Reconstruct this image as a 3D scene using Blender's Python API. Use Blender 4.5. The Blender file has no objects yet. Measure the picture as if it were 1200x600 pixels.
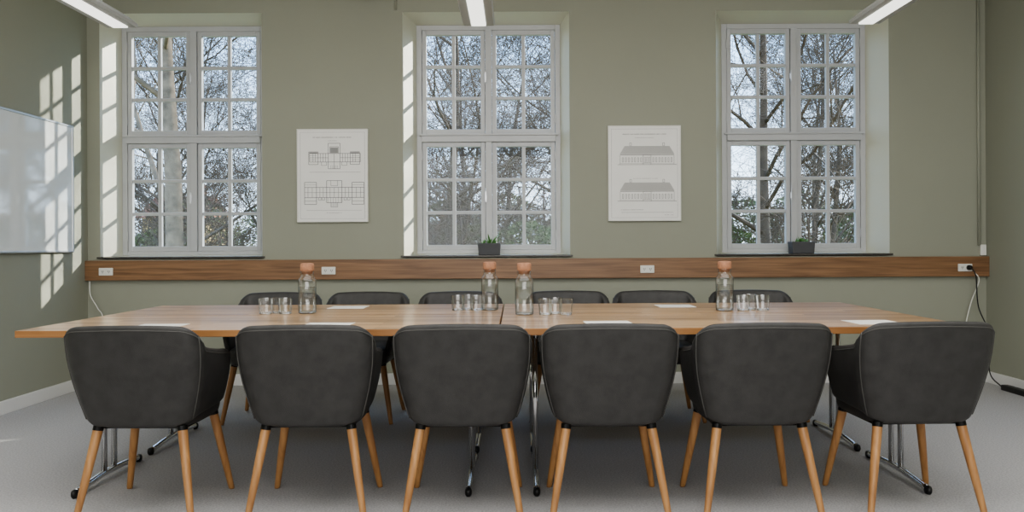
import bpy, math, random
from mathutils import Vector, Matrix
random.seed(7)
scene = bpy.context.scene
COL = scene.collection

# ------------------------------------------------------------------ materials
def new_mat(name):
    m = bpy.data.materials.new(name); m.use_nodes = True
    nt = m.node_tree
    return m, nt, nt.nodes["Principled BSDF"]

def srgb(r, g, b):
    def c(v):
        v /= 255.0
        return v/12.92 if v <= 0.04045 else ((v+0.055)/1.055)**2.4
    return (c(r), c(g), c(b), 1)

def mat_simple(name, col, rough=0.5, metal=0.0, bump=0.0, bscale=200, var=0.0, vscale=3.0, spec=None, ior=None):
    m, nt, b = new_mat(name)
    b.inputs["Base Color"].default_value = col
    b.inputs["Roughness"].default_value = rough
    b.inputs["Metallic"].default_value = metal
    if spec is not None: b.inputs["Specular IOR Level"].default_value = spec
    if ior is not None: b.inputs["IOR"].default_value = ior
    tc = nt.nodes.new("ShaderNodeTexCoord")
    if var > 0:
        n = nt.nodes.new("ShaderNodeTexNoise"); n.inputs["Scale"].default_value = vscale
        n.inputs["Detail"].default_value = 5
        nt.links.new(tc.outputs["Object"], n.inputs["Vector"])
        r = nt.nodes.new("ShaderNodeMapRange")
        r.inputs[1].default_value = 0.3; r.inputs[2].default_value = 0.7
        r.inputs[3].default_value = 1-var; r.inputs[4].default_value = 1+var
        nt.links.new(n.outputs["Fac"], r.inputs[0])
        h = nt.nodes.new("ShaderNodeHueSaturation"); h.inputs["Color"].default_value = col
        nt.links.new(r.outputs[0], h.inputs["Value"])
        nt.links.new(h.outputs[0], b.inputs["Base Color"])
    if bump > 0:
        n2 = nt.nodes.new("ShaderNodeTexNoise"); n2.inputs["Scale"].default_value = bscale
        n2.inputs["Detail"].default_value = 3
        nt.links.new(tc.outputs["Object"], n2.inputs["Vector"])
        bp = nt.nodes.new("ShaderNodeBump"); bp.inputs["Strength"].default_value = bump
        bp.inputs["Distance"].default_value = 0.002
        nt.links.new(n2.outputs["Fac"], bp.inputs["Height"])
        nt.links.new(bp.outputs[0], b.inputs["Normal"])
    return m

def mat_wood(name, c1, c2, grain_axis=0, rough=0.35, staves=None, gs=1.0, spec=0.5, coat=0.0):
    m, nt, b = new_mat(name)
    tc = nt.nodes.new("ShaderNodeTexCoord")
    mp = nt.nodes.new("ShaderNodeMapping")
    s = [38*gs, 38*gs, 38*gs]; s[grain_axis] = 1.6*gs
    mp.inputs["Scale"].default_value = s
    nt.links.new(tc.outputs["Object"], mp.inputs["Vector"])
    n = nt.nodes.new("ShaderNodeTexNoise"); n.inputs["Scale"].default_value = 1.0
    n.inputs["Detail"].default_value = 6; n.inputs["Distortion"].default_value = 0.6
    nt.links.new(mp.outputs[0], n.inputs["Vector"])
    cr = nt.nodes.new("ShaderNodeValToRGB")
    cr.color_ramp.elements[0].position = 0.3; cr.color_ramp.elements[0].color = c1
    cr.color_ramp.elements[1].position = 0.7; cr.color_ramp.elements[1].color = c2
    nt.links.new(n.outputs["Fac"], cr.inputs[0])
    out = cr.outputs[0]
    if staves:
        bk = nt.nodes.new("ShaderNodeTexBrick")
        bk.inputs["Scale"].default_value = 1.0
        bk.inputs["Brick Width"].default_value = staves[0]
        bk.inputs["Row Height"].default_value = staves[1]
        bk.inputs["Mortar Size"].default_value = 0.001
        bk.inputs["Color1"].default_value = (0.55, 0.49, 0.42, 1)
        bk.inputs["Color2"].default_value = (1.15, 1.12, 1.08, 1)
        bk.inputs["Mortar"].default_value = (0.3, 0.25, 0.2, 1)
        bk.offset = 0.37
        nt.links.new(tc.outputs["Object"], bk.inputs["Vector"])
        mx = nt.nodes.new("ShaderNodeMix"); mx.data_type = 'RGBA'; mx.blend_type = 'MULTIPLY'
        mx.inputs[0].default_value = 1.0
        nt.links.new(out, mx.inputs[6]); nt.links.new(bk.outputs["Color"], mx.inputs[7])
        out = mx.outputs[2]
    nt.links.new(out, b.inputs["Base Color"])
    b.inputs["Roughness"].default_value = rough
    b.inputs["Specular IOR Level"].default_value = spec
    if coat:
        b.inputs["Coat Weight"].default_value = coat
        b.inputs["Coat Roughness"].default_value = 0.16
    return m

M_wall = mat_simple("sage_paint", srgb(154,156,142), 0.7, bump=0.12, bscale=260, var=0.02, vscale=1.5)
M_reveal = mat_simple("niche_paint_lit", srgb(208,208,192), 0.5, bump=0.08, bscale=200)  # wall tone lightened: skylight glow on the reveals put into the colour
M_ceil = mat_simple("ceiling_paint", srgb(215,215,208), 0.8, bump=0.1)
M_white = mat_simple("white_gloss_paint", srgb(222,222,220), 0.35, var=0.02)
M_frame = mat_simple("window_paint", srgb(188,190,192), 0.35, var=0.03, vscale=6)
M_sill = mat_simple("dark_slate", srgb(78,76,73), 0.25, var=0.15, vscale=20)
M_carpet = mat_simple("loop_carpet", srgb(178,177,178), 0.95, bump=1.0, bscale=260, var=0.2, vscale=120, spec=0.1)
M_table = mat_wood("oiled_oak_staves", srgb(164,126,86), srgb(210,176,134), 0, 0.34, staves=(0.8, 0.06), spec=0.85, coat=0.5)
M_tabedge = mat_wood("oak_edge", srgb(138,96,60), srgb(168,124,80), 0, 0.35)
M_rail = mat_wood("walnut_rail", srgb(112,83,60), srgb(154,119,88), 0, 0.38, gs=1.3)
M_leg = mat_wood("beech_leg", srgb(148,106,68), srgb(180,136,90), 2, 0.4)
M_chair = mat_simple("charcoal_leather", srgb(55,54,53), 0.48, bump=0.5, bscale=420, var=0.2, vscale=18, spec=0.45)
M_pipe = mat_simple("charcoal_stitching", srgb(80,79,76), 0.6)
M_blackmetal = mat_simple("black_metal", srgb(25,25,25), 0.4, metal=0.6)
M_chrome = mat_simple("chrome", (0.75,0.76,0.78,1), 0.12, metal=1.0, var=0.02)
M_blackpl = mat_simple("black_plastic", srgb(22,22,23), 0.45, var=0.05)
M_whitepl = mat_simple("white_plastic", srgb(226,226,220), 0.35, var=0.01)
M_hole = mat_simple("socket_hole_grey", srgb(70,70,70), 0.5)
M_paper = mat_simple("paper", srgb(222,220,214), 0.7, var=0.01)
M_poster = mat_simple("poster_print_paper", srgb(236,236,233), 0.55, var=0.015, vscale=8)
M_ink = mat_simple("drawing_ink", srgb(108,108,108), 0.7)
M_inkdark = mat_simple("drawing_wash", srgb(150,150,149), 0.7)
M_alu = mat_simple("brushed_aluminium", srgb(190,192,194), 0.3, metal=0.9, var=0.03)
M_board = mat_simple("whiteboard_enamel", srgb(228,233,234), 0.04, var=0.02, vscale=2, ior=2.8)
M_cork = mat_simple("cork", srgb(168,124,98), 0.85, bump=0.4, bscale=120, var=0.15, vscale=70)
M_pot = mat_simple("charcoal_ceramic", srgb(78,79,82), 0.55, bump=0.2, var=0.1)
M_soil = mat_simple("soil", srgb(52,40,32), 0.95, bump=0.8, bscale=90, var=0.3, vscale=50)
M_leaf = mat_simple("succulent_green", srgb(92,140,76), 0.45, var=0.25, vscale=30)
M_lampbody = mat_simple("lamp_grey_metal", srgb(168,170,170), 0.4, var=0.01)
M_bark = mat_simple("bark_brown", srgb(94,81,67), 0.9, bump=0.5, bscale=20, var=0.25, vscale=3)
M_barkpale = mat_simple("bark_pale", srgb(120,106,88), 0.9, bump=1.0, bscale=9, var=0.4, vscale=6)
M_lawn = mat_simple("winter_lawn", srgb(120,124,76), 0.95, var=0.3, vscale=0.8)
M_roof = mat_simple("red_tiles", srgb(170,110,86), 0.8, var=0.2, vscale=4)
M_ochre = mat_simple("ochre_render", srgb(206,176,122), 0.85, var=0.06, vscale=2)
M_dglass = mat_simple("house_window_dark", srgb(60,70,80), 0.2)
M_ever = mat_simple("evergreen_leaf", srgb(106,114,70), 0.7, var=0.3, vscale=2)

def mat_glow(name, col, s):
    m, nt, b = new_mat(name)
    b.inputs["Base Color"].default_value = col
    b.inputs["Emission Color"].default_value = col
    b.inputs["Emission Strength"].default_value = s
    return m
M_diff = mat_glow("opal_diffuser", srgb(244,244,238), 1.1)

def mat_pane():
    m, nt, b = new_mat("window_glass")
    nt.nodes.remove(b)
    out = nt.nodes["Material Output"]
    t = nt.nodes.new("ShaderNodeBsdfTransparent"); t.inputs[0].default_value = (0.96,0.975,0.97,1)
    g = nt.nodes.new("ShaderNodeBsdfGlossy"); g.inputs["Roughness"].default_value = 0.02
    mx = nt.nodes.new("ShaderNodeMixShader"); mx.inputs[0].default_value = 0.01
    nt.links.new(t.outputs[0], mx.inputs[1]); nt.links.new(g.outputs[0], mx.inputs[2])
    nt.links.new(mx.outputs[0], out.inputs[0])
    return m
M_pane = mat_pane()
def mat_glass(name, edge, gl0, gl1):
    # thin-walled glassware: see-through face, reflective and slightly tinted at grazing edges
    m, nt, b = new_mat(name)
    nt.nodes.remove(b)
    out = nt.nodes["Material Output"]
    lw = nt.nodes.new("ShaderNodeLayerWeight"); lw.inputs["Blend"].default_value = 0.35
    cr = nt.nodes.new("ShaderNodeValToRGB")
    cr.color_ramp.elements[0].position = 0.4; cr.color_ramp.elements[0].color = (0.985,0.99,0.985,1)
    cr.color_ramp.elements[1].position = 0.97; cr.color_ramp.elements[1].color = edge
    nt.links.new(lw.outputs["Facing"], cr.inputs[0])
    t = nt.nodes.new("ShaderNodeBsdfTransparent")
    nt.links.new(cr.outputs[0], t.inputs[0])
    g = nt.nodes.new("ShaderNodeBsdfGlossy"); g.inputs["Roughness"].default_value = 0.03
    mr = nt.nodes.new("ShaderNodeMapRange")
    mr.inputs[3].default_value = gl0; mr.inputs[4].default_value = gl1
    nt.links.new(lw.outputs["Fresnel"], mr.inputs[0])
    mx = nt.nodes.new("ShaderNodeMixShader")
    nt.links.new(mr.outputs[0], mx.inputs[0])
    nt.links.new(t.outputs[0], mx.inputs[1]); nt.links.new(g.outputs[0], mx.inputs[2])
    nt.links.new(mx.outputs[0], out.inputs[0])
    return m
M_glass = mat_glass("clear_glass",(0.46,0.50,0.50,1),0.06,0.55)
M_water = mat_glass("still_water",(0.80,0.84,0.84,1),0.05,0.3)
def mat_base():
    m, nt, b = new_mat("thick_glass")
    b.inputs["Base Color"].default_value = (1,1,1,1)
    b.inputs["Roughness"].default_value = 0.0
    b.inputs["IOR"].default_value = 1.4
    b.inputs["Transmission Weight"].default_value = 1.0
    return m
M_thick = mat_base()

# ------------------------------------------------------------------ helpers
def link(o): COL.objects.link(o); return o
def mesh_obj(name, verts, faces, mats, smooth=False, fmat=None):
    me = bpy.data.meshes.new(name)
    me.from_pydata([tuple(v) for v in verts], [], faces)
    if not isinstance(mats, (list, tuple)): mats = [mats]
    for m in mats: me.materials.append(m)
    if fmat:
        for p, i in zip(me.polygons, fmat): p.material_index = i
    if smooth:
        for p in me.polygons: p.use_smooth = True
    me.update()
    return link(bpy.data.objects.new(name, me))

def boxes(name, lst, mats, bevel=0.0, fm=None):
    V, F, FM = [], [], []
    for k, (x0,x1,y0,y1,z0,z1) in enumerate(lst):
        i = len(V)
        V += [(x0,y0,z0),(x1,y0,z0),(x1,y1,z0),(x0,y1,z0),(x0,y0,z1),(x1,y0,z1),(x1,y1,z1),(x0,y1,z1)]
        F += [(i,i+3,i+2,i+1),(i+4,i+5,i+6,i+7),(i,i+1,i+5,i+4),(i+1,i+2,i+6,i+5),(i+2,i+3,i+7,i+6),(i+3,i,i+4,i+7)]
        FM += [fm[k] if fm else 0]*6
    o = mesh_obj(name, V, F, mats, fmat=FM)
    if bevel > 0:
        b = o.modifiers.new("bevel", 'BEVEL'); b.width = bevel; b.segments = 2; b.limit_method = 'ANGLE'
    return o

def prism(name, pts, z0, z1, mat, bevel=0):
    n = len(pts)
    V = [(x,y,z0) for x,y in pts]+[(x,y,z1) for x,y in pts]
    F = [tuple(range(n-1,-1,-1)), tuple(range(n,2*n))]+[(i,(i+1)%n,n+(i+1)%n,n+i) for i in range(n)]
    o = mesh_obj(name, V, F, mat)
    if bevel:
        b = o.modifiers.new("bevel", 'BEVEL'); b.width = bevel; b.segments = 2
    return o

def lathe_data(profile, seg=32):
    V, F = [], []
    n = len(profile)
    for r,z in profile:
        for k in range(seg):
            a = 2*math.pi*k/seg
            V.append((r*math.cos(a), r*math.sin(a), z))
    for j in range(n-1):
        for k in range(seg):
            a=j*seg+k; b=j*seg+(k+1)%seg
            F.append((a,b,b+seg,a+seg))
    return V,F

def add_tube(V, F, pts, rads, sides=6):
    base = len(V); n = len(pts); prev = None
    for i,p in enumerate(pts):
        if i == 0: d = pts[1]-pts[0]
        elif i == n-1: d = pts[-1]-pts[-2]
        else: d = pts[i+1]-pts[i-1]
        if d.length < 1e-9: d = Vector((0,0,1))
        d.normalize()
        if prev is None:
            a = d.orthogonal().normalized()
        else:
            a = prev - d*prev.dot(d)
            a = a.normalized() if a.length > 1e-6 else d.orthogonal().normalized()
        prev = a
        b = d.cross(a)
        for k in range(sides):
            t = 2*math.pi*k/sides
            V.append(p + (a*math.cos(t)+b*math.sin(t))*rads[i])
    for i in range(n-1):
        for k in range(sides):
            q=base+i*sides+k; r=base+i*sides+(k+1)%sides
            F.append((q,r,r+sides,q+sides))
    F.append(tuple(base+k for k in range(sides-1,-1,-1)))
    F.append(tuple(base+(n-1)*sides+k for k in range(sides)))

def smooth_path(pts, n=8):
    P = [Vector(p) for p in pts]; out = []
    for i in range(len(P)-1):
        p0=P[max(i-1,0)]; p1=P[i]; p2=P[i+1]; p3=P[min(i+2,len(P)-1)]
        for k in range(n):
            t=k/n
            out.append(0.5*((2*p1)+(p2-p0)*t+(2*p0-5*p1+4*p2-p3)*t*t+(3*p1-p0-3*p2+p3)*t**3))
    out.append(P[-1]); return out

def tube_obj(name, pts, r, mat, sides=8, smooth_n=8):
    P = smooth_path(pts, smooth_n) if smooth_n else [Vector(p) for p in pts]
    V,F=[],[]; add_tube(V,F,P,[r]*len(P),sides)
    return mesh_obj(name,V,F,mat,smooth=True)

def top(o, label, cat, group=None):
    o["label"]=label; o["category"]=cat
    if group: o["group"]=group
    return o
def struct(o, label=None, cat=None):
    o["kind"]="structure"
    if label: o["label"]=label
    if cat: o["category"]=cat
    return o
def empty(name, loc):
    e = bpy.data.objects.new(name, None); e.empty_display_size=0.1
    e.location = loc; return link(e)
def child(o, p): o.parent = p; return o
def dup(root, kids, loc, rotz=0.0):
    r = root.copy(); COL.objects.link(r); r.location = loc; r.rotation_euler=(0,0,rotz)
    for k in kids:
        c = k.copy(); COL.objects.link(c); c.parent = r
        for g in kids[k]:
            h = g.copy(); COL.objects.link(h); h.parent = c
    return r

# ------------------------------------------------------------------ room
XL, XR, YB, YF, ZC = -3.39, 3.716, 6.75, -3.0, 3.16
YW, YO = 7.0, 7.12
niches = [(-3.29,-2.007,-3.23,-2.05),(-0.892,0.426,-0.811,0.367),(1.587,2.953,1.69,2.87)]
NZ0, NZ1, WZ0, WZ1 = 1.0, 2.945, 1.03, 2.905
def wall_with_niches():
    V,F,FM=[],[],[]
    def quad(a,b,c,d,m=0):
        i=len(V); V.extend([a,b,c,d]); F.append((i,i+1,i+2,i+3)); FM.append(m)
    def sheet(y, holes, z0h, z1h, flip):
        xs=[XL-0.3]
        for h in holes: xs += [h[0],h[1]]
        xs.append(XR+0.3); zs=[-0.1,z0h,z1h,ZC+0.1]
        for i in range(len(xs)-1):
            for j in range(3):
                if i%2==1 and j==1: continue
                a=(xs[i],y,zs[j]);b=(xs[i+1],y,zs[j]);c=(xs[i+1],y,zs[j+1]);d=(xs[i],y,zs[j+1])
                quad(*( (d,c,b,a) if flip else (a,b,c,d)))
    sheet(YB,[(n[0],n[1]) for n in niches],NZ0,NZ1,False)
    sheet(YO,[(n[2],n[3]) for n in niches],WZ0,WZ1,True)
    for n in niches:
        A=[(n[0],YB,NZ0),(n[1],YB,NZ0),(n[1],YB,NZ1),(n[0],YB,NZ1)]
        B=[(n[2],YW,WZ0),(n[3],YW,WZ0),(n[3],YW,WZ1),(n[2],YW,WZ1)]
        C=[(n[2],YO,WZ0),(n[3],YO,WZ0),(n[3],YO,WZ1),(n[2],YO,WZ1)]
        for k in range(4):
            l=(k+1)%4
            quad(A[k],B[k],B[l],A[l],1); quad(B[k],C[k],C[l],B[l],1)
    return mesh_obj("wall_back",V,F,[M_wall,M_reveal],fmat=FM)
struct(wall_with_niches())
struct(boxes("wall_left",[(XL-0.3,XL,YF,YB,-0.1,ZC+0.1)],M_wall))
struct(boxes("wall_right",[(XR,XR+0.3,YF,YB,-0.1,ZC+0.1)],M_wall))
struct(boxes("wall_front",[(XL-0.3,XR+0.3,YF-0.3,YF,-0.1,ZC+0.1)],M_wall))
struct(boxes("floor",[(XL,XR,YF,YB,-0.1,0)],M_carpet))
struct(boxes("ceiling",[(XL,XR,YF,YB,ZC,ZC+0.1)],M_ceil))
struct(boxes("baseboard_left",[(XL,XL+0.018,YF,YB,0,0.09)],M_white,0.004))
struct(boxes("baseboard_right",[(XR-0.018,XR,YF,YB,0,0.09)],M_white,0.004))
struct(boxes("baseboard_back",[(XL+0.018,XR-0.018,YB-0.018,YB,0,0.09)],M_white,0.004))
for i,n in enumerate(niches):
    pts=[(n[0]-0.02,YB-0.022),(n[1]+0.02,YB-0.022),(n[1]+0.02,YB),(n[1],YB),(n[3],YW),(n[2],YW),(n[0],YB),(n[0]-0.02,YB)]
    struct(prism("trim_%d"%(i+1),pts,1.006,1.020,M_sill,0.003),"dark slate window sill","sill")
struct(boxes("trim_4",[(XL,XR,YB-0.05,YB,0.835,0.992)],M_rail,0.004),"walnut cable rail along the wall","rail")
struct(tube_obj("trim_5",[(3.655,YB-0.012,1.08),(3.655,YB-0.012,ZC)],0.012,M_wall,smooth_n=0),"painted conduit pipe","pipe")
struct(tube_obj("trim_6",[(-0.945,YB-0.01,2.96),(-0.945,YB-0.01,ZC)],0.01,M_wall,smooth_n=0),"painted conduit pipe","pipe")

def make_window(idx, n):
    x0,x1=n[2],n[3]; L=[]
    y0,y1=YW,YW+0.07; f=0.042
    zm=(WZ0+WZ1)/2+0.01; xm=(x0+x1)/2
    L += [(x0,x0+f,y0,y1,WZ0,WZ1),(x1-f,x1,y0,y1,WZ0,WZ1),(x0+f,x1-f,y0,y1,WZ1-f,WZ1),(x0+f,x1-f,y0,y1,WZ0,WZ0+0.03)]
    L += [(xm-0.026,xm+0.026,y0-0.012,y1,WZ0+0.03,WZ1-f),(x0+f,x1-f,y0-0.022,y1,zm-0.032,zm+0.032)]
    L += [(x0+0.02,x1-0.02,y0-0.035,y0-0.005,zm+0.018,zm+0.034)]
    G=[]
    for (a,b) in ((x0+f,xm-0.026),(xm+0.026,x1-f)):
        for (c,d) in ((WZ0+0.03,zm-0.032),(zm+0.032,WZ1-f)):
            s=0.038; ya,yb_=y0+0.006,y0+0.05
            L += [(a+.003,a+s,ya,yb_,c,d),(b-s,b-.003,ya,yb_,c,d),(a+s,b-s,ya,yb_,c,c+s+0.004),(a+s,b-s,ya,yb_,d-s,d)]
            mxx=(a+b)/2
            L.append((mxx-0.0145,mxx+0.0145,ya+0.008,yb_-0.005,c+s,d-s))
            ph=(d-c-2*s)/3
            for k in (1,2):
                z=c+s+ph*k
                L.append((a+s,b-s,ya+0.010,yb_-0.007,z-0.0135,z+0.0135))
            G.append((a+s,b-s,y0+0.028,y0+0.031,c+s,d-s))
    w=struct(boxes("window_%d"%idx,L,M_frame,0.003),"white timber casement window with small panes","window")
    g=boxes("glass",G,M_pane); child(g,w)
    for z in (WZ0+0.42,zm+0.45):
        h=boxes("window_handle",[(xm-0.03,xm-0.018,y0-0.03,y0-0.01,z,z+0.09),(xm-0.034,xm-0.014,y0-0.016,y0-0.010,z+0.02,z+0.07)],M_alu,0.002); child(h,w)
    for z in (WZ0+0.12,zm-0.18,zm+0.12,WZ1-0.2):
        for x in (x0+0.036,x1-0.048):
            child(boxes("hinge",[(x,x+0.012,y0-0.008,y0+0.006,z,z+0.07)],M_frame,0.002),w)
for i,n in enumerate(niches): make_window(i+1,n)

# ------------------------------------------------------------------ chairs
def build_chair():
    root=empty("upholstered_chair",(0,0,0))
    TH=0.040
    samples=[]
    for k in range(5): samples.append(('b',k/4.0))
    for k in range(1,8): samples.append(('c',k/7.0*math.pi/2))
    for k in range(1,7): samples.append(('s',k/6.0))
    ZT=0.792
    def dims(z):
        t=max(0,min(1,(z-0.37)/(ZT-0.37)))
        w=0.220+0.064*math.sin(min(1,t*1.25)*math.pi/2)-0.004*t*t
        yb=-0.215-0.085*t
        return w,yb
    def pt(s,z,inn,sgn):
        w,yb=dims(z); r=0.082; kind,a=s
        off=TH*inn
        if kind=='b':
            x=a*(w-r); y=yb-0.012*(1-a*a)+off
        elif kind=='c':
            x=w-r+(r-off)*math.sin(a); y=yb+r-(r-off)*math.cos(a)
        else:
            yf=0.20-0.05*max(0,(z-0.5))/0.2*0.6
            x=w-off-0.02*a*a; y=yb+r+a*(yf-yb-r)
        return Vector((sgn*x,y,z))
    def hgt(s):
        kind,a=s
        if kind=='b': return ZT-0.005*a*a
        if kind=='c': return 0.697+0.090*(max(0,math.cos(a))**0.6)
        return 0.697-0.045*math.sin(a*math.pi/2)-(0.03 if a>0.99 else 0)
    def bot(s):
        kind,a=s
        if kind=='b': return 0.368
        if kind=='c': return 0.368+0.036*(1-math.cos(a))
        return 0.404+0.004*a
    full=[(s,-1) for s in reversed(samples[1:])]+[(s,1) for s in samples]
    V,F=[],[]; nl=None
    for s,sg in full:
        h=hgt(s); zb=bot(s); lp=[]
        lp.append(pt(s,zb+0.004,0.35,sg))
        lp.append(pt(s,zb+0.004,0.08,sg))
        for k in range(8):
            z=zb+0.014+(h-0.018-zb-0.014)*k/7.0
            lp.append(pt(s,z,0,sg))
        lp.append(pt(s,h-0.005,0.12,sg)); lp.append(pt(s,h,0.5,sg)); lp.append(pt(s,h-0.006,0.88,sg))
        for k in range(6):
            z=h-0.022-(h-0.022-0.44)*k/5.0
            lp.append(pt(s,z,1.0,sg))
        lp.append(pt(s,zb+0.02,1.0,sg))
        nl=len(lp); V+=lp
    nf=len(full)
    for i in range(nf-1):
        for j in range(nl):
            a=i*nl+j; b=i*nl+(j+1)%nl
            F.append((a,a+nl,b+nl,b))
    F.append(tuple(range(nl))); F.append(tuple((nf-1)*nl+j for j in range(nl-1,-1,-1)))
    sh=mesh_obj("backrest",V,F,M_chair,smooth=True); child(sh,root)
    m=sh.modifiers.new("s",'SUBSURF'); m.levels=1; m.render_levels=1
    V,F=[],[]
    for sg in (-1,1):
        s=('c',math.radians(62))
        P=[]
        h=hgt(s); zb=bot(s)
        for k in range(12):
            z=zb+0.01+(h-0.012-zb-0.01)*k/11.0
            P.append(pt(s,z,0.0,sg))
        add_tube(V,F,P,[0.0024]*len(P),6)
    P=[]
    for s,sg in full:
        if s[0]=='s' and s[1]>0.95: continue
        P.append(pt(s,hgt(s)-0.022,-0.0,sg))
    add_tube(V,F,P,[0.0020]*len(P),6)
    pi=mesh_obj("piping",V,F,M_pipe,smooth=True); child(pi,root)
    V,F=[],[]
    N=40; rings=[(0.90,0.362),(0.96,0.370),(0.98,0.390),(1.0,0.435),(0.97,0.458),(0.88,0.470),(0.5,0.478)]
    for sc,z in rings:
        for k in range(N):
            a=2*math.pi*k/N; c,s_=math.cos(a),math.sin(a)
            e=0.45
            x=0.209*math.copysign(abs(c)**e,c); y=0.235*math.copysign(abs(s_)**e,s_)
            V.append((x*sc,0.025+y*sc,z))
    for j in range(len(rings)-1):
        for k in range(N):
            a=j*N+k;b=j*N+(k+1)%N
            F.append((a,b,b+N,a+N))
    F.append(tuple(range(N-1,-1,-1))); F.append(tuple((len(rings)-1)*N+k for k in range(N)))
    se=mesh_obj("seat",V,F,M_chair,smooth=True); child(se,root)
    fr=boxes("seat_frame",[(-0.18,0.18,-0.15,-0.12,0.353,0.366),(-0.18,0.18,0.13,0.16,0.353,0.366),(-0.18,-0.15,-0.12,0.13,0.353,0.366),(0.15,0.18,-0.12,0.13,0.353,0.366)],M_blackmetal,0.003); child(fr,root)
    for sx in (-1,1):
        for (yt,yb) in ((-0.170,-0.238),(0.165,0.225)):
            V,F=[],[]
            a=Vector((sx*0.172,yt,0.366)); b=Vector((sx*0.234,yb,0.0))
            P=[a.lerp(b,t) for t in (0,0.03,0.5,0.97,1)]
            add_tube(V,F,P,[0.0185,0.020,0.0172,0.0130,0.0115],16)
            for v in V:
                if v.z<0: v.z=0
            l=mesh_obj("leg",V,F,M_leg,smooth=False); child(l,root)
            for p in l.data.polygons:
                if len(p.vertices)==4: p.use_smooth=True
            V,F=[],[]
            add_tube(V,F,[a+Vector((0,0,0.004)),a.lerp(b,0.04)],[0.0208,0.0208],16)
            c=mesh_obj("leg_bracket",V,F,M_blackmetal,smooth=False); child(c,l)
    return root
proto=build_chair()
kids={k:list(k.children) for k in proto.children}
front=[(-1.535,3.655,-1.0),(-0.855,3.66,1.0),(-0.222,3.655,0.5),(0.375,3.65,-0.5),(0.985,3.65,0.8),(1.640,3.665,2.0)]
rear=[(-1.58,5.47),(-1.0,5.48),(-0.37,5.47),(0.33,5.48),(0.92,5.47),(1.56,5.48)]
lab="charcoal leather tub chair with tapered oak legs, pushed to the table"
for i,(x,y,r) in enumerate(front):
    if i==0: c=proto; c.location=(x,y,0); c.rotation_euler=(0,0,math.radians(r))
    else: c=dup(proto,kids,(x,y,0),math.radians(r))
    top(c,lab,"chair","chairs around the meeting table")
for i,(x,y) in enumerate(rear):
    c=dup(proto,kids,(x,y,0),math.pi+math.radians(random.uniform(-3,3)))
    top(c,"charcoal leather tub chair standing between table and windows","chair","chairs around the meeting table")

# ------------------------------------------------------------------ tables
ZT=0.74
def make_table(x0,x1,y0,y1,legs):
    cx,cy=(x0+x1)/2,(y0+y1)/2
    r=empty("meeting_table",(cx,cy,0))
    hw,hd=(x1-x0)/2-0.0035,(y1-y0)/2-0.0035
    t=boxes("tabletop",[(-hw,hw,-hd,hd,ZT-0.03,ZT)],[M_table,M_tabedge],0.002)
    for p in t.data.polygons:
        if abs(p.normal.z)<0.5: p.material_index=1
    child(t,r)
    for lx in legs:
        x=lx-cx; V,F=[],[]
        fl=0.31
        P=smooth_path([(x,-fl,0.022),(x,-fl*0.5,0.034),(x,0,0.040),(x,fl*0.5,0.034),(x,fl,0.022)],5)
        add_tube(V,F,P,[0.015]*len(P),12)
        for dy in (-0.05,0.05):
            add_tube(V,F,[Vector((x,dy,0.04)),Vector((x,dy,ZT-0.045))],[0.0135]*2,14)
        add_tube(V,F,[Vector((x,-0.28,ZT-0.043)),Vector((x,0.28,ZT-0.043))],[0.013]*2,12)
        l=mesh_obj("leg_frame",V,F,M_chrome,smooth=True); child(l,r)
        for s in (-1,1):
            V,F=lathe_data([(0.0,0.0),(0.010,0.0),(0.013,0.005),(0.0155,0.012),(0.0155,0.024),(0.013,0.032),(0.006,0.036),(0.0,0.037)],14)
            V=[(x+a,s*(fl+0.005)+b*1.6,c) for a,b,c in V]
            c=mesh_obj("foot_cap",V,F,M_blackpl,smooth=True); child(c,l)
    b=boxes("crossbar",[(legs[0]-cx+0.02,legs[1]-cx-0.02,-0.015,0.015,ZT-0.065,ZT-0.032)],M_blackmetal,0.003); child(b,r)
    top(r,"oak stave meeting table with chrome folding T-legs","table","meeting tables pushed together")
Y0,YM,Y1=3.67,4.445,5.22
XA,XS,XE=-2.165,-0.075,1.98
make_table(XA,XS,Y0,YM,(-1.94,-0.215)); make_table(XS,XE,Y0,YM,(0.085,1.80))
make_table(XA,XS,YM,Y1,(-1.94,-0.215)); make_table(XS,XE,YM,Y1,(0.085,1.80))

# ------------------------------------------------------------------ tableware
outer=[(0.0,0.0),(0.040,0.0),(0.046,0.004),(0.0475,0.012),(0.0475,0.168),(0.0462,0.178),(0.041,0.187),(0.0355,0.194),(0.0330,0.204),(0.0330,0.218),(0.0345,0.222),(0.0345,0.226),(0.0300,0.226)]
V,F=lathe_data(outer,40)
carme=mesh_obj("carafe",V,F,M_glass,smooth=True)
V,F=lathe_data([(0.0,0.208),(0.0285,0.209),(0.0300,0.225),(0.0350,0.2265),(0.0362,0.230),(0.0366,0.245),(0.0362,0.260),(0.0330,0.266),(0.022,0.268),(0.0,0.268)],36)
corkm=mesh_obj("cork_stopper",V,F,M_cork,smooth=True); child(corkm,carme)
V,F=lathe_data([(0.0,0.008),(0.040,0.009),(0.0455,0.014),(0.0455,0.140),(0.0,0.140)],40)
watm=mesh_obj("water",V,F,M_water,smooth=False); child(watm,carme)
for p in watm.data.polygons:
    if abs(p.normal.z)<0.5: p.use_smooth=True
V,F=lathe_data([(0.0,0.001),(0.038,0.001),(0.0445,0.005),(0.0460,0.011),(0.030,0.009),(0.0,0.0075)],40)
basem=mesh_obj("carafe_base",V,F,M_thick,smooth=True); child(basem,carme)
cars=[(-1.118,4.56),(-0.148,4.72),(0.040,4.40),(1.122,4.60)]
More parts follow.
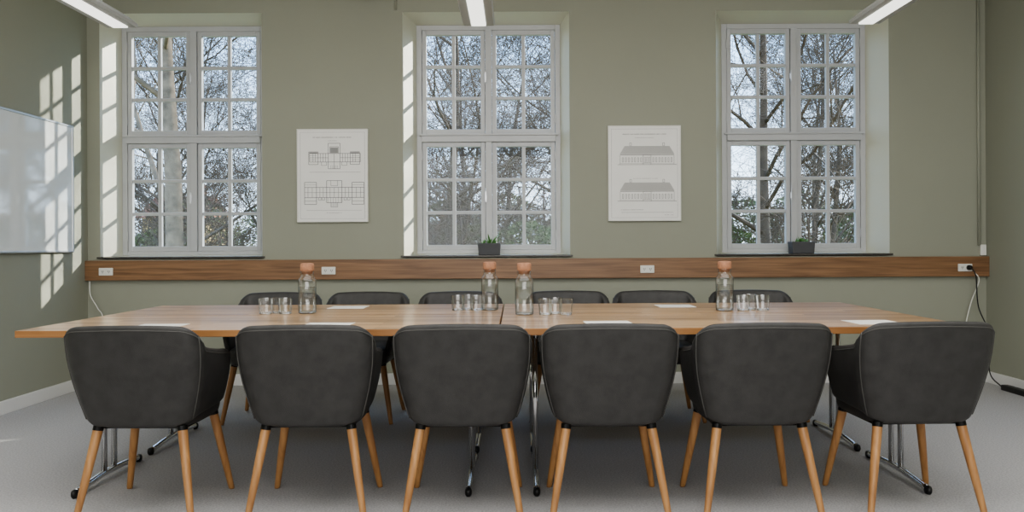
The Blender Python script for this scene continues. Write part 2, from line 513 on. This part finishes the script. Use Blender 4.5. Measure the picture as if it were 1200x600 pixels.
for i,(x,y) in enumerate(cars):
    if i==0: c=carme; c.location=(x,y,ZT)
    else:
        c=carme.copy(); link(c); c.location=(x,y,ZT)
        for s_ in (corkm,watm,basem):
            k=s_.copy(); link(k); k.parent=c
    top(c,"clear glass carafe with cork stopper on the oak table","carafe","water carafes")
gp=[(0.0,0.0),(0.029,0.0),(0.032,0.003),(0.0330,0.015),(0.0355,0.050),(0.0366,0.056),(0.0378,0.084),(0.0358,0.0845),(0.0354,0.080)]
V,F=lathe_data(gp,14)
g0=mesh_obj("drinking_glass",V,F,M_glass,smooth=False)
V,F=lathe_data([(0.0,0.001),(0.0285,0.0015),(0.0315,0.006),(0.0318,0.011),(0.024,0.009),(0.0,0.008)],14)
gb=mesh_obj("glass_base",V,F,M_thick,smooth=False); child(gb,g0)
groups=[(-1.275,4.54),(-0.270,4.72),(0.200,4.40),(1.272,4.62)]
fg=True
for (gx,gy) in groups:
    for (dx,dy,rz) in ((-0.052,-0.030,0.1),(0.0,0.028,0.4),(0.052,-0.030,0.2)):
        if fg: o=g0
        else:
            o=link(g0.copy()); kb=link(gb.copy()); kb.parent=o
        fg=False
        o.location=(gx+dx,gy+dy,ZT); o.rotation_euler=(0,0,rz)
        top(o,"faceted clear glass tumbler standing beside a carafe","glass","drinking glasses")
pz=[(-1.62,3.86,0),(-0.86,3.88,-2),(0.42,3.90,3),(1.62,3.88,2),(-0.98,4.98,0),(0.92,4.96,0)]
for i,(x,y,r) in enumerate(pz):
    V=[(-0.105,-0.10,0),(0.105,-0.10,0),(0.105,0.10,0),(-0.105,0.10,0)]
    V=V+[(a,b,0.0015) for a,b,_ in V]
    F=[(3,2,1,0),(4,5,6,7),(0,1,5,4),(1,2,6,5),(2,3,7,6),(3,0,4,7)]
    if i==0:
        p0=mesh_obj("paper_sheet",V,F,M_paper); o=p0
    else: o=link(p0.copy())
    o.location=(x,y,ZT+0.0003); o.rotation_euler=(0,0,math.radians(r))
    top(o,"blank white paper pad lying on the table","paper","paper pads at the seats")

# ------------------------------------------------------------------ sockets
def socket(x):
    z=0.905; y=YB-0.05
    r=boxes("wall_socket",[(x-0.055,x+0.055,y-0.012,y,z-0.03,z+0.03)],M_whitepl,0.004)
    for dx in (-0.024,0.024):
        v,f=lathe_data([(0.019,0),(0.019,0.002),(0.015,0.002),(0.015,0.0005),(0,0.0005)],20)
        child(mesh_obj("socket_ring",[(x+dx+a,y-0.012-c,z+bb) for a,bb,c in v],f,M_whitepl),r)
        H=[(x+dx-0.008,x+dx-0.004,y-0.0135,y-0.011,z-0.002,z+0.008),(x+dx+0.004,x+dx+0.008,y-0.0135,y-0.011,z-0.002,z+0.008),(x+dx-0.003,x+dx+0.003,y-0.0135,y-0.011,z-0.011,z-0.006)]
        child(boxes("socket_holes",H,M_hole),r)
    top(r,"white double power socket on the walnut rail","socket","power sockets")
for x in (-3.22,-1.473,1.027,3.52): socket(x)
s=boxes("wall_switch",[(3.665,3.71,YB-0.02,YB,1.0,1.085)],M_whitepl,0.004)
child(boxes("rocker",[(3.675,3.700,YB-0.025,YB-0.019,1.02,1.065)],M_whitepl,0.002),s)
top(s,"small white switch box at the end of the rail","switch")
V,F=[],[]
add_tube(V,F,[Vector((3.545,YB-0.062,0.905)),Vector((3.545,YB-0.085,0.905)),Vector((3.545,YB-0.1,0.902))],[0.02,0.019,0.010],14)
pl=mesh_obj("power_plug",V,F,M_blackpl,smooth=True)
child(tube_obj("plug_cable",[(3.545,YB-0.098,0.90),(3.57,YB-0.12,0.84),(3.60,YB-0.10,0.6),(3.66,YB-0.15,0.38),(3.60,YB-0.25,0.12),(3.63,YB-0.33,0.03),(3.635,YB-0.40,0.025)],0.0045,M_blackpl),pl)
top(pl,"black plug in the socket with hanging cable","plug")
ps=boxes("power_strip",[(3.61,3.665,6.0,6.37,0.0,0.04)],M_blackpl,0.006)
for k in range(4): child(boxes("outlet",[(3.618,3.657,6.03+k*0.08,6.09+k*0.08,0.0395,0.042)],M_hole,0.001),ps)
top(ps,"black power strip lying on the carpet","power strip")
top(tube_obj("white_cable",[(3.60,YB-0.056,0.86),(3.61,YB-0.09,0.80),(3.56,YB-0.06,0.62),(3.52,YB-0.05,0.40),(3.55,YB-0.04,0.2),(3.56,YB-0.04,0.006)],0.004,M_whitepl),"thin white cable hanging from the rail","cable")
top(tube_obj("white_cable",[(XL+0.03,YB-0.03,0.83),(XL+0.04,YB-0.04,0.72),(XL+0.10,YB-0.05,0.62),(XL+0.14,YB-0.04,0.50),(XL+0.12,YB-0.04,0.006)],0.004,M_whitepl),"thin white cable running down by the corner","cable")

# ------------------------------------------------------------------ whiteboard
wb=boxes("whiteboard",[(XL+0.012,XL+0.024,3.55,6.47,1.075,2.005)],M_board)
child(boxes("board_frame",[(XL,XL+0.03,3.53,3.55,1.06,2.02),(XL,XL+0.03,6.47,6.49,1.06,2.02),(XL,XL+0.03,3.55,6.47,2.005,2.02),(XL,XL+0.03,3.55,6.47,1.06,1.075)],M_alu,0.003),wb)
top(wb,"large glossy whiteboard with slim aluminium frame on the wall","whiteboard")

# ------------------------------------------------------------------ posters
def poster(x0,x1,z0,z1,kind):
    w,h=x1-x0,z1-z0
    p=boxes("framed_drawing",[(x0,x1,YB-0.022,YB,z0,z1)],M_poster,0.002)
    fw=0.006
    child(boxes("picture_frame",[(x0-fw,x0,YB-0.028,YB,z0-fw,z1+fw),(x1,x1+fw,YB-0.028,YB,z0-fw,z1+fw),(x0,x1,YB-0.028,YB,z1,z1+fw),(x0,x1,YB-0.028,YB,z0-fw,z0)],M_whitepl,0.001),p)
    L=[];D=[]
    t=0.0022; ya,yb=YB-0.0232,YB-0.0215
    def U(u): return x0+w*u/82.0
    def Vv(v): return z1-h*v/108.0
    def hl(a,b,v,tt=t): L.append((U(a),U(b),ya,yb,Vv(v)-tt/2,Vv(v)+tt/2))
    def vl(u,a,b,tt=t): L.append((U(u)-tt/2,U(u)+tt/2,ya,yb,Vv(b),Vv(a)))
    def rc(a,b,c,d,tt=t): hl(a,b,c,tt);hl(a,b,d,tt);vl(a,c,d,tt);vl(b,c,d,tt)
    rc(3,79,3,105,0.0010)
    def caption(a,b,v,hh=0.006):
        rnd=random.Random(int(a*7+v))
        u=a
        while u<b:
            wd=rnd.uniform(0.6,1.1)
            L.append((U(u),U(min(u+wd*0.55,b)),ya,yb,Vv(v)-hh/2,Vv(v)+hh/2)); u+=wd+(0.9 if rnd.random()<0.15 else 0.1)
    if kind=='plan':
        caption(18,64,9); caption(36,46,13,0.003)
        rc(14,74,28,38,0.003); rc(36,50,16,46,0.003); rc(13,24,26,41,0.003); rc(62,73,26,41,0.003)
        rc(38,48,20,28,0.003); vl(43,28,46)
        for u in (18,21,27,30,33,53,56,59,65,68): vl(u,28,38)
        hl(14,36,33);hl(50,74,33); rc(28,34,38,42); rc(52,58,38,42)
        hl(14,74,50,0.0015)
        for k in range(6): vl(39+k*1.6,42,46,0.0014)
        for v in (30.5,35.5):
            hl(14,22,v,0.0014); hl(64,73,v,0.0014)
        rc(8,78,68,80,0.0034); rc(8,22,62,88,0.0034); rc(64,78,62,88,0.0034); rc(34,52,60,86,0.0034)
        for u in (12,17,26,30,38,43,48,56,60,69,74): vl(u,68,80)
        hl(8,78,74); rc(39,47,86,91); rc(39,47,60,66)
        hl(8,22,84);hl(64,78,84); hl(8,22,65,0.0014); hl(64,78,65,0.0014)
        for u in (26,30,56,60): rc(u-1.5,u+1.5,80,83)
        for k in range(5): vl(40+k*1.5,86,91,0.0014)
        for k in range(6): vl(35.5+k*3.1,80,86,0.0014)
        hl(10,76,95,0.0012); caption(34,52,98,0.003)
        D=[(38.5,47.5,21,27.5),(13.5,23.5,26.5,28),(62.5,72.5,26.5,28)]
    else:
        caption(16,66,9); caption(30,52,13,0.003)
        for o in (0,42):
            hl(10,78,44+o,0.0026)
            rc(13,75,33+o,44+o,0.0018); hl(13,75,32.4+o,0.003); hl(13,75,42.6+o,0.0012)
            for k in range(17):
                if k in (7,8,9): continue
                u=15.5+k*3.5
                rc(u,u+1.3,36+o,41+o,0.0020)
            for k in range(9):
                i=k*0.62
                a,b=13+i,75-i
                D.append((a,b,31.6+o-k*1.02-0.62,31.6+o-k*1.02))
            for u in (24,62): rc(u,u+2,19+o,22.4+o,0.002)
            rc(39.5,48.5,33+o,44+o,0.0026)
            for q in range(3): rc(40.8+q*2.6,42.2+q*2.6,35.5+o,42+o,0.0018)
        caption(28,56,60,0.003); caption(14,40,96,0.004); hl(14,74,99,0.0015); caption(64,74,102,0.003)
    nb=len(L)
    L+=[(U(a),U(b),ya+0.0004,yb,Vv(d),Vv(c)) for a,b,c,d in D]
    child(boxes("line_drawing",L,[M_ink,M_inkdark],fm=[0]*nb+[1]*len(D)),p)
    return p
top(poster(-1.720,-1.172,1.293,2.015,'plan'),"white framed architectural floor plan of a symmetrical building","picture")
top(poster(0.733,1.295,1.290,2.030,'facade'),"white framed architectural drawing of two building facades","picture")

# ------------------------------------------------------------------ plants
def plant(x,seed,scl):
    rnd=random.Random(seed)
    r=empty("potted_succulent",(x,6.84,1.020))
    w=0.092
    def ring(hw,z,hd):
        return [(-hw,-hd,z),(hw,-hd,z),(hw,hd,z),(-hw,hd,z)]
    V=ring(w-0.006,0,0.054)+ring(w,0.095,0.06)+ring(w-0.008,0.095,0.052)+ring(w-0.008,0.08,0.052)
    F=[(3,2,1,0)]
    for j in range(3):
        for k in range(4): F.append((j*4+k,j*4+(k+1)%4,j*4+4+(k+1)%4,j*4+4+k))
    p=mesh_obj("pot",V,F,M_pot); b=p.modifiers.new("b",'BEVEL'); b.width=0.004; b.segments=2
    child(p,r)
    child(boxes("soil",[(-w+0.010,w-0.010,-0.048,0.048,0.065,0.083)],M_soil),r)
    V,F=[],[]
    for cx,cy,hh,nn in ((0.0,0,1.0,11),(-0.045,0.01,0.7,7),(0.045,-0.01,0.75,7),(0.01,0.02,1.7*scl,7)):
        for k in range(nn):
            a=rnd.uniform(0,2*math.pi); el=rnd.uniform(0.35,1.45); L=rnd.uniform(0.04,0.065)*hh
            d=Vector((math.cos(a)*math.cos(el),math.sin(a)*math.cos(el),math.sin(el)))
            s=Vector((-math.sin(a),math.cos(a),0)); up=d.cross(s)
            base=Vector((cx,cy,0.082))
            P=[base,base+d*L*0.35,base+d*L*0.7,base+d*L+Vector((0,0,0.004))]
            W=[0.003,0.008,0.007,0.0005]
            i=len(V)
            for q,ww in zip(P,W): V+= [q-s*ww,q+up*ww*0.4,q+s*ww,q-up*ww*0.4]
            for j in range(3):
                for m in range(4): F.append((i+j*4+m,i+j*4+(m+1)%4,i+j*4+4+(m+1)%4,i+j*4+4+m))
    child(mesh_obj("foliage",V,F,M_leaf,smooth=True),r)
    return r
top(plant(-0.215,3,1.25),"green succulent in a dark square pot on the sill","plant","potted plants on the window sills")
top(plant(2.285,8,0.6),"low green succulent in a dark square pot on the sill","plant","potted plants on the window sills")

# ------------------------------------------------------------------ lamps
def lamp(x):
    ya,yb,z=3.35,5.06,2.40
    r=empty("pendant_lamp",(x,0,0))
    pr=[(-0.095,z+0.016),(-0.088,z),(-0.045,z),(-0.045,z+0.006),(0.045,z+0.006),(0.045,z),(0.088,z),(0.095,z+0.016),(0.045,z+0.06),(-0.045,z+0.06)]
    n=len(pr); V=[(a,ya,b) for a,b in pr]+[(a,yb,b) for a,b in pr]
    F=[tuple(range(n)),tuple(range(2*n-1,n-1,-1))]+[(i,n+i,n+(i+1)%n,(i+1)%n) for i in range(n)]
    child(mesh_obj("lamp_housing",V,F,M_lampbody),r)
    child(boxes("diffuser",[(-0.043,0.043,ya+0.02,yb-0.02,z-0.008,z+0.005)],M_diff,0.003),r)
    for y in (ya+0.25,yb-0.25):
        V,F=[],[]
        add_tube(V,F,[Vector((0,y,z+0.06)),Vector((0,y,ZC-0.02)),Vector((0,y,ZC-0.018)),Vector((0,y,ZC))],[0.0025,0.0025,0.03,0.03],12)
        child(mesh_obj("suspension_wire",V,F,M_alu),r)
    top(r,"slim white linear pendant lamp hanging on wires","lamp","pendant lamps")
for x in (-2.33,-0.215,2.07): lamp(x)
V,F=lathe_data([(0.0,-0.07),(0.10,-0.068),(0.13,-0.05),(0.135,0.0)],32)
sp=mesh_obj("ceiling_speaker",V,F,M_lampbody,smooth=True); sp.location=(-1.13,6.55,ZC)
sp.scale=(1,1,1.8)
top(sp,"round white fitting on the ceiling by the wall","ceiling fitting")

# ------------------------------------------------------------------ outside
GZ=-1.4
struct(boxes("ground",[(-90,90,YO+0.02,140,GZ-0.2,GZ)],M_lawn))
def tree_mesh(seed, mat, H=10.0, R=0.2, first=0.22, levels=4, sub=(13,9,8,6), red=0.48, lr=(0.42,0.62)):
    rnd=random.Random(seed); V,F=[],[]
    def grow(p,d,L,r,lev):
        n=8 if lev==0 else (6 if lev==1 else 4)
        pts=[p.copy()]; rads=[r]; q=p.copy(); dd=d.copy()
        wob=0.08 if lev==0 else 0.28
        for i in range(n):
            dd=(dd+Vector((rnd.uniform(-1,1),rnd.uniform(-1,1),rnd.uniform(-0.6,0.8)))*wob).normalized()
            q=q+dd*(L/n); pts.append(q.copy())
            rads.append(max(r*(1-0.75*(i+1)/n),0.005))
        add_tube(V,F,pts,rads,(9,6,4,3,3)[lev])
        if lev>=levels: return
        for k in range(sub[lev]):
            st=first if lev==0 else 0.18
            t=st+(1-st)*(k+rnd.random()*0.8)/sub[lev]
            t=min(t,0.98); fi=t*n; i0=int(fi); fr=fi-i0
            pp=pts[i0].lerp(pts[min(i0+1,n)],fr); rr=rads[i0]*red
            ax=(pts[min(i0+1,n)]-pts[i0]).normalized()
            side=ax.orthogonal().normalized()
            side=Matrix.Rotation(rnd.uniform(0,2*math.pi),3,ax)@side
            ang=rnd.uniform(0.6,1.15)
            nd=(ax*math.cos(ang)+side*math.sin(ang)).normalized()
            grow(pp,nd,L*rnd.uniform(*lr)*(1.05-0.45*t if lev==0 else 1),rr,lev+1)
    grow(Vector((0,0,0)),Vector((0,0,1)),H,R,0)
    me=bpy.data.meshes.new("tree_mesh"); me.from_pydata([tuple(v) for v in V],[],F); me.materials.append(mat)
    for p in me.polygons: p.use_smooth=True
    return me
T=[tree_mesh(11,M_barkpale,15,0.17,0.20,4,(16,8,6,4),0.36,(0.28,0.42)),tree_mesh(5,M_bark,10,0.13,0.15),tree_mesh(23,M_bark,12,0.14,0.18),tree_mesh(31,M_bark,9,0.12,0.12)]
trees=[(0,-5.75,14.4,1.0,0.3),(1,-9.6,24,1.0,1),(3,-8.4,33,1.1,2.2),
 (1,-1.6,20.5,1.0,4.0),(2,1.9,25.5,1.0,5),(3,-0.6,34,1.1,1.4),
 (2,5.9,20,1.0,0.4),(3,9.8,27,1.0,2.7),(1,12.4,36,1.2,5.5),
 (2,-16,40,1.2,0.9),(1,-2.5,46,1.2,3),(2,19,54,1.3,2.8),(1,-19,50,1.2,5.2)]
for i,(mi,x,y,s,rz) in enumerate(trees):
    o=bpy.data.objects.new("bare_tree",T[mi]); link(o); o.location=(x,y,GZ-0.02); o.scale=(s,s,s); o.rotation_euler=(0,0,rz)
    top(o,"tall leafless tree with pale grey trunk in the park" if i==0 else "leafless winter tree in the park outside the windows","tree","bare park trees")
S=tree_mesh(77,M_bark,2.4,0.035,0.02,3,(16,9,6))
k=0
for y,xs in ((18,(-7.4,-0.9,6.7)),(27,(-10.5,-2.0,8.0)),(35,(-14,-4.4,0.9,10.2,14)),(43,(-18,-14.5,-4.6,-1.6,1.6,11.5,15,18))):
    for x in xs:
        o=bpy.data.objects.new("bare_shrub",S); link(o); k+=1
        o.location=(x+random.uniform(-.3,.3),y+random.uniform(-1,1),GZ-0.02); o.rotation_euler=(0,0,k*1.3); sc=1.3+random.random()*0.4
        if y>40: sc*=1.5
        o.scale=(sc*1.2,sc*1.2,sc)
        top(o,"leafless shrub growing on the lawn","shrub","bare shrubs in the park")
def bush_mesh(seed):
    rnd=random.Random(seed); V,F=[],[]
    for _ in range(3200):
        a=rnd.uniform(0,2*math.pi); u=rnd.random()**0.5; z=rnd.random()
        rad=1.5*math.sqrt(max(0.02,1-(z*1.0)**2.2))*(0.55+0.45*u)
        p=Vector((rad*math.cos(a),rad*math.sin(a),z*2.4+0.02))
        d=Vector((rnd.uniform(-1,1),rnd.uniform(-1,1),rnd.uniform(-.2,1))).normalized()
        s=d.orthogonal().normalized(); l=rnd.uniform(0.08,0.16)
        i=len(V); V+=[p,p+d*l*0.5+s*l*0.25,p+d*l,p+d*l*0.5-s*l*0.25]; F.append((i,i+1,i+2,i+3))
    me=bpy.data.meshes.new("bush_mesh"); me.from_pydata([tuple(v) for v in V],[],F); me.materials.append(M_ever); return me
BM=bush_mesh(4)
for i,(x,y,s) in enumerate([(-12.4,30,1.1),(0.3,27,1.15),(2.4,38,1.3),(-2.2,37,1.2),(7.6,30.5,1.1),(15.5,38,1.4),(-21,56,2.0),(-17.5,60,1.9),(-4.6,56,1.9),(-0.6,58,2.1),(3.4,56,1.7),(15,56,1.9),(20,60,2.2),(24,60,1.9)]):
    o=bpy.data.objects.new("evergreen_bush",BM); link(o); o.location=(x,y,GZ); o.scale=(s*1.2,s,s*1.15); o.rotation_euler=(0,0,i*1.1)
    top(o,"leafy green bush on the park lawn","bush","evergreen bushes in the park")
def house(x,y,w,d,h,rh):
    r=empty("house",(x,y,GZ))
    child(boxes("house_wall",[(-w/2,w/2,-d/2,d/2,0,h)],M_ochre),r)
    e=0.4
    V=[(-w/2-e,-d/2-e,h),(w/2+e,-d/2-e,h),(w/2+e,d/2+e,h),(-w/2-e,d/2+e,h),(-w/2-e,0,h+rh),(w/2+e,0,h+rh)]
    F=[(0,1,5,4),(2,3,4,5),(1,2,5),(3,0,4),(3,2,1,0)]
    child(mesh_obj("roof",V,F,M_roof),r)
    n=max(2,int(w/2.0))
    for i in range(n):
        xx=-w/2+(i+0.5)*w/n
        for zz in (1.0,3.6):
            if zz+1.3<h: child(boxes("house_window",[(xx-.45,xx+.45,-d/2-0.03,-d/2+0.02,zz,zz+1.4)],M_dglass),r)
    child(boxes("chimney",[(w*.2,w*.2+.7,-.4,.4,h+rh-1,h+rh+.9)],M_roof),r)
    return r
top(house(-25.5,66,3.8,7,4.6,1.8),"ochre house with red tiled roof beyond the trees","house")
top(house(-7.4,74,4.2,7,3.2,1.2),"low ochre house with red roof beyond the trees","house")
wing=empty("sun_blocker_wing",(9.2,8.7,GZ))  # added out of view to keep sun off the right window
child(boxes("blocker_wall",[(-4.0,4.0,-1.5,1.5,0,7.5)],M_ochre),wing)
V=[(-4.3,-1.5,7.5),(4.3,-1.5,7.5),(4.3,1.8,7.5),(-4.3,1.8,7.5),(-4.3,0.1,9.3),(4.3,0.1,9.3)]
child(mesh_obj("roof",V,[(0,1,5,4),(2,3,4,5),(1,2,5),(3,0,4),(3,2,1,0)],M_roof),wing)
top(wing,"added unseen ochre wing blocking the sun at the right window","building")

# ------------------------------------------------------------------ light
w=bpy.data.worlds.new("World"); scene.world=w; w.use_nodes=True
nt=w.node_tree; bg=nt.nodes["Background"]
tc=nt.nodes.new("ShaderNodeTexCoord"); sx=nt.nodes.new("ShaderNodeSeparateXYZ")
nt.links.new(tc.outputs["Generated"],sx.inputs[0])
cr=nt.nodes.new("ShaderNodeValToRGB")
e=cr.color_ramp.elements
e[0].position=0.0; e[0].color=(0.62,0.72,0.84,1)
e[1].position=0.5; e[1].color=(0.38,0.58,0.96,1)
k=e.new(0.05); k.color=(0.68,0.82,1.0,1)
k=e.new(0.22); k.color=(0.44,0.67,1.0,1)
nt.links.new(sx.outputs[2],cr.inputs[0]); nt.links.new(cr.outputs[0],bg.inputs[0])
bg.inputs[1].default_value=2.8
sd=bpy.data.lights.new("sun",'SUN'); sd.energy=6.5; sd.angle=math.radians(0.9); sd.color=(1.0,0.94,0.84)
so=bpy.data.objects.new("sun",sd); link(so)
dirv=Vector((-1,-0.77,-0.43)).normalized()
so.rotation_euler=dirv.to_track_quat('-Z','Y').to_euler(); so.location=(20,25,12)
def area(name,loc,d,sx_,sy_,en,col=(1,1,1)):
    l=bpy.data.lights.new(name,'AREA'); l.shape='RECTANGLE'; l.size=sx_; l.size_y=sy_; l.energy=en; l.color=col
    o=bpy.data.objects.new(name,l); link(o); o.location=loc
    o.rotation_euler=Vector(d).to_track_quat('-Z','Y').to_euler(); return o
area("rear_fill_light",(0.1,-2.8,1.9),(0,1,0.0),5.5,1.9,125,(1,0.985,0.97))  # added soft fill behind the camera; that wall has no window
area("ceiling_fill_light",(0.1,3.6,ZC-0.05),(0,0.1,-1),6.2,4.6,175,(1,0.985,0.97))  # added broad fill under the ceiling, not a fixture of the room

# ------------------------------------------------------------------ camera
cd=bpy.data.cameras.new("camera"); cam=bpy.data.objects.new("camera",cd); link(cam)
cd.sensor_width=36; cd.lens=30.0
cd.shift_x=-5/1200; cd.shift_y=-13/1200
cd.clip_start=0.05; cd.clip_end=500
cam.matrix_world=Matrix.Translation((0,0,1.10))@Matrix.Rotation(math.radians(90),4,'X')@Matrix.Rotation(math.radians(-0.28),4,'Z')
scene.camera=cam
scene.view_settings.view_transform='AgX'
scene.view_settings.look='AgX - Medium High Contrast'
scene.view_settings.exposure=0.55
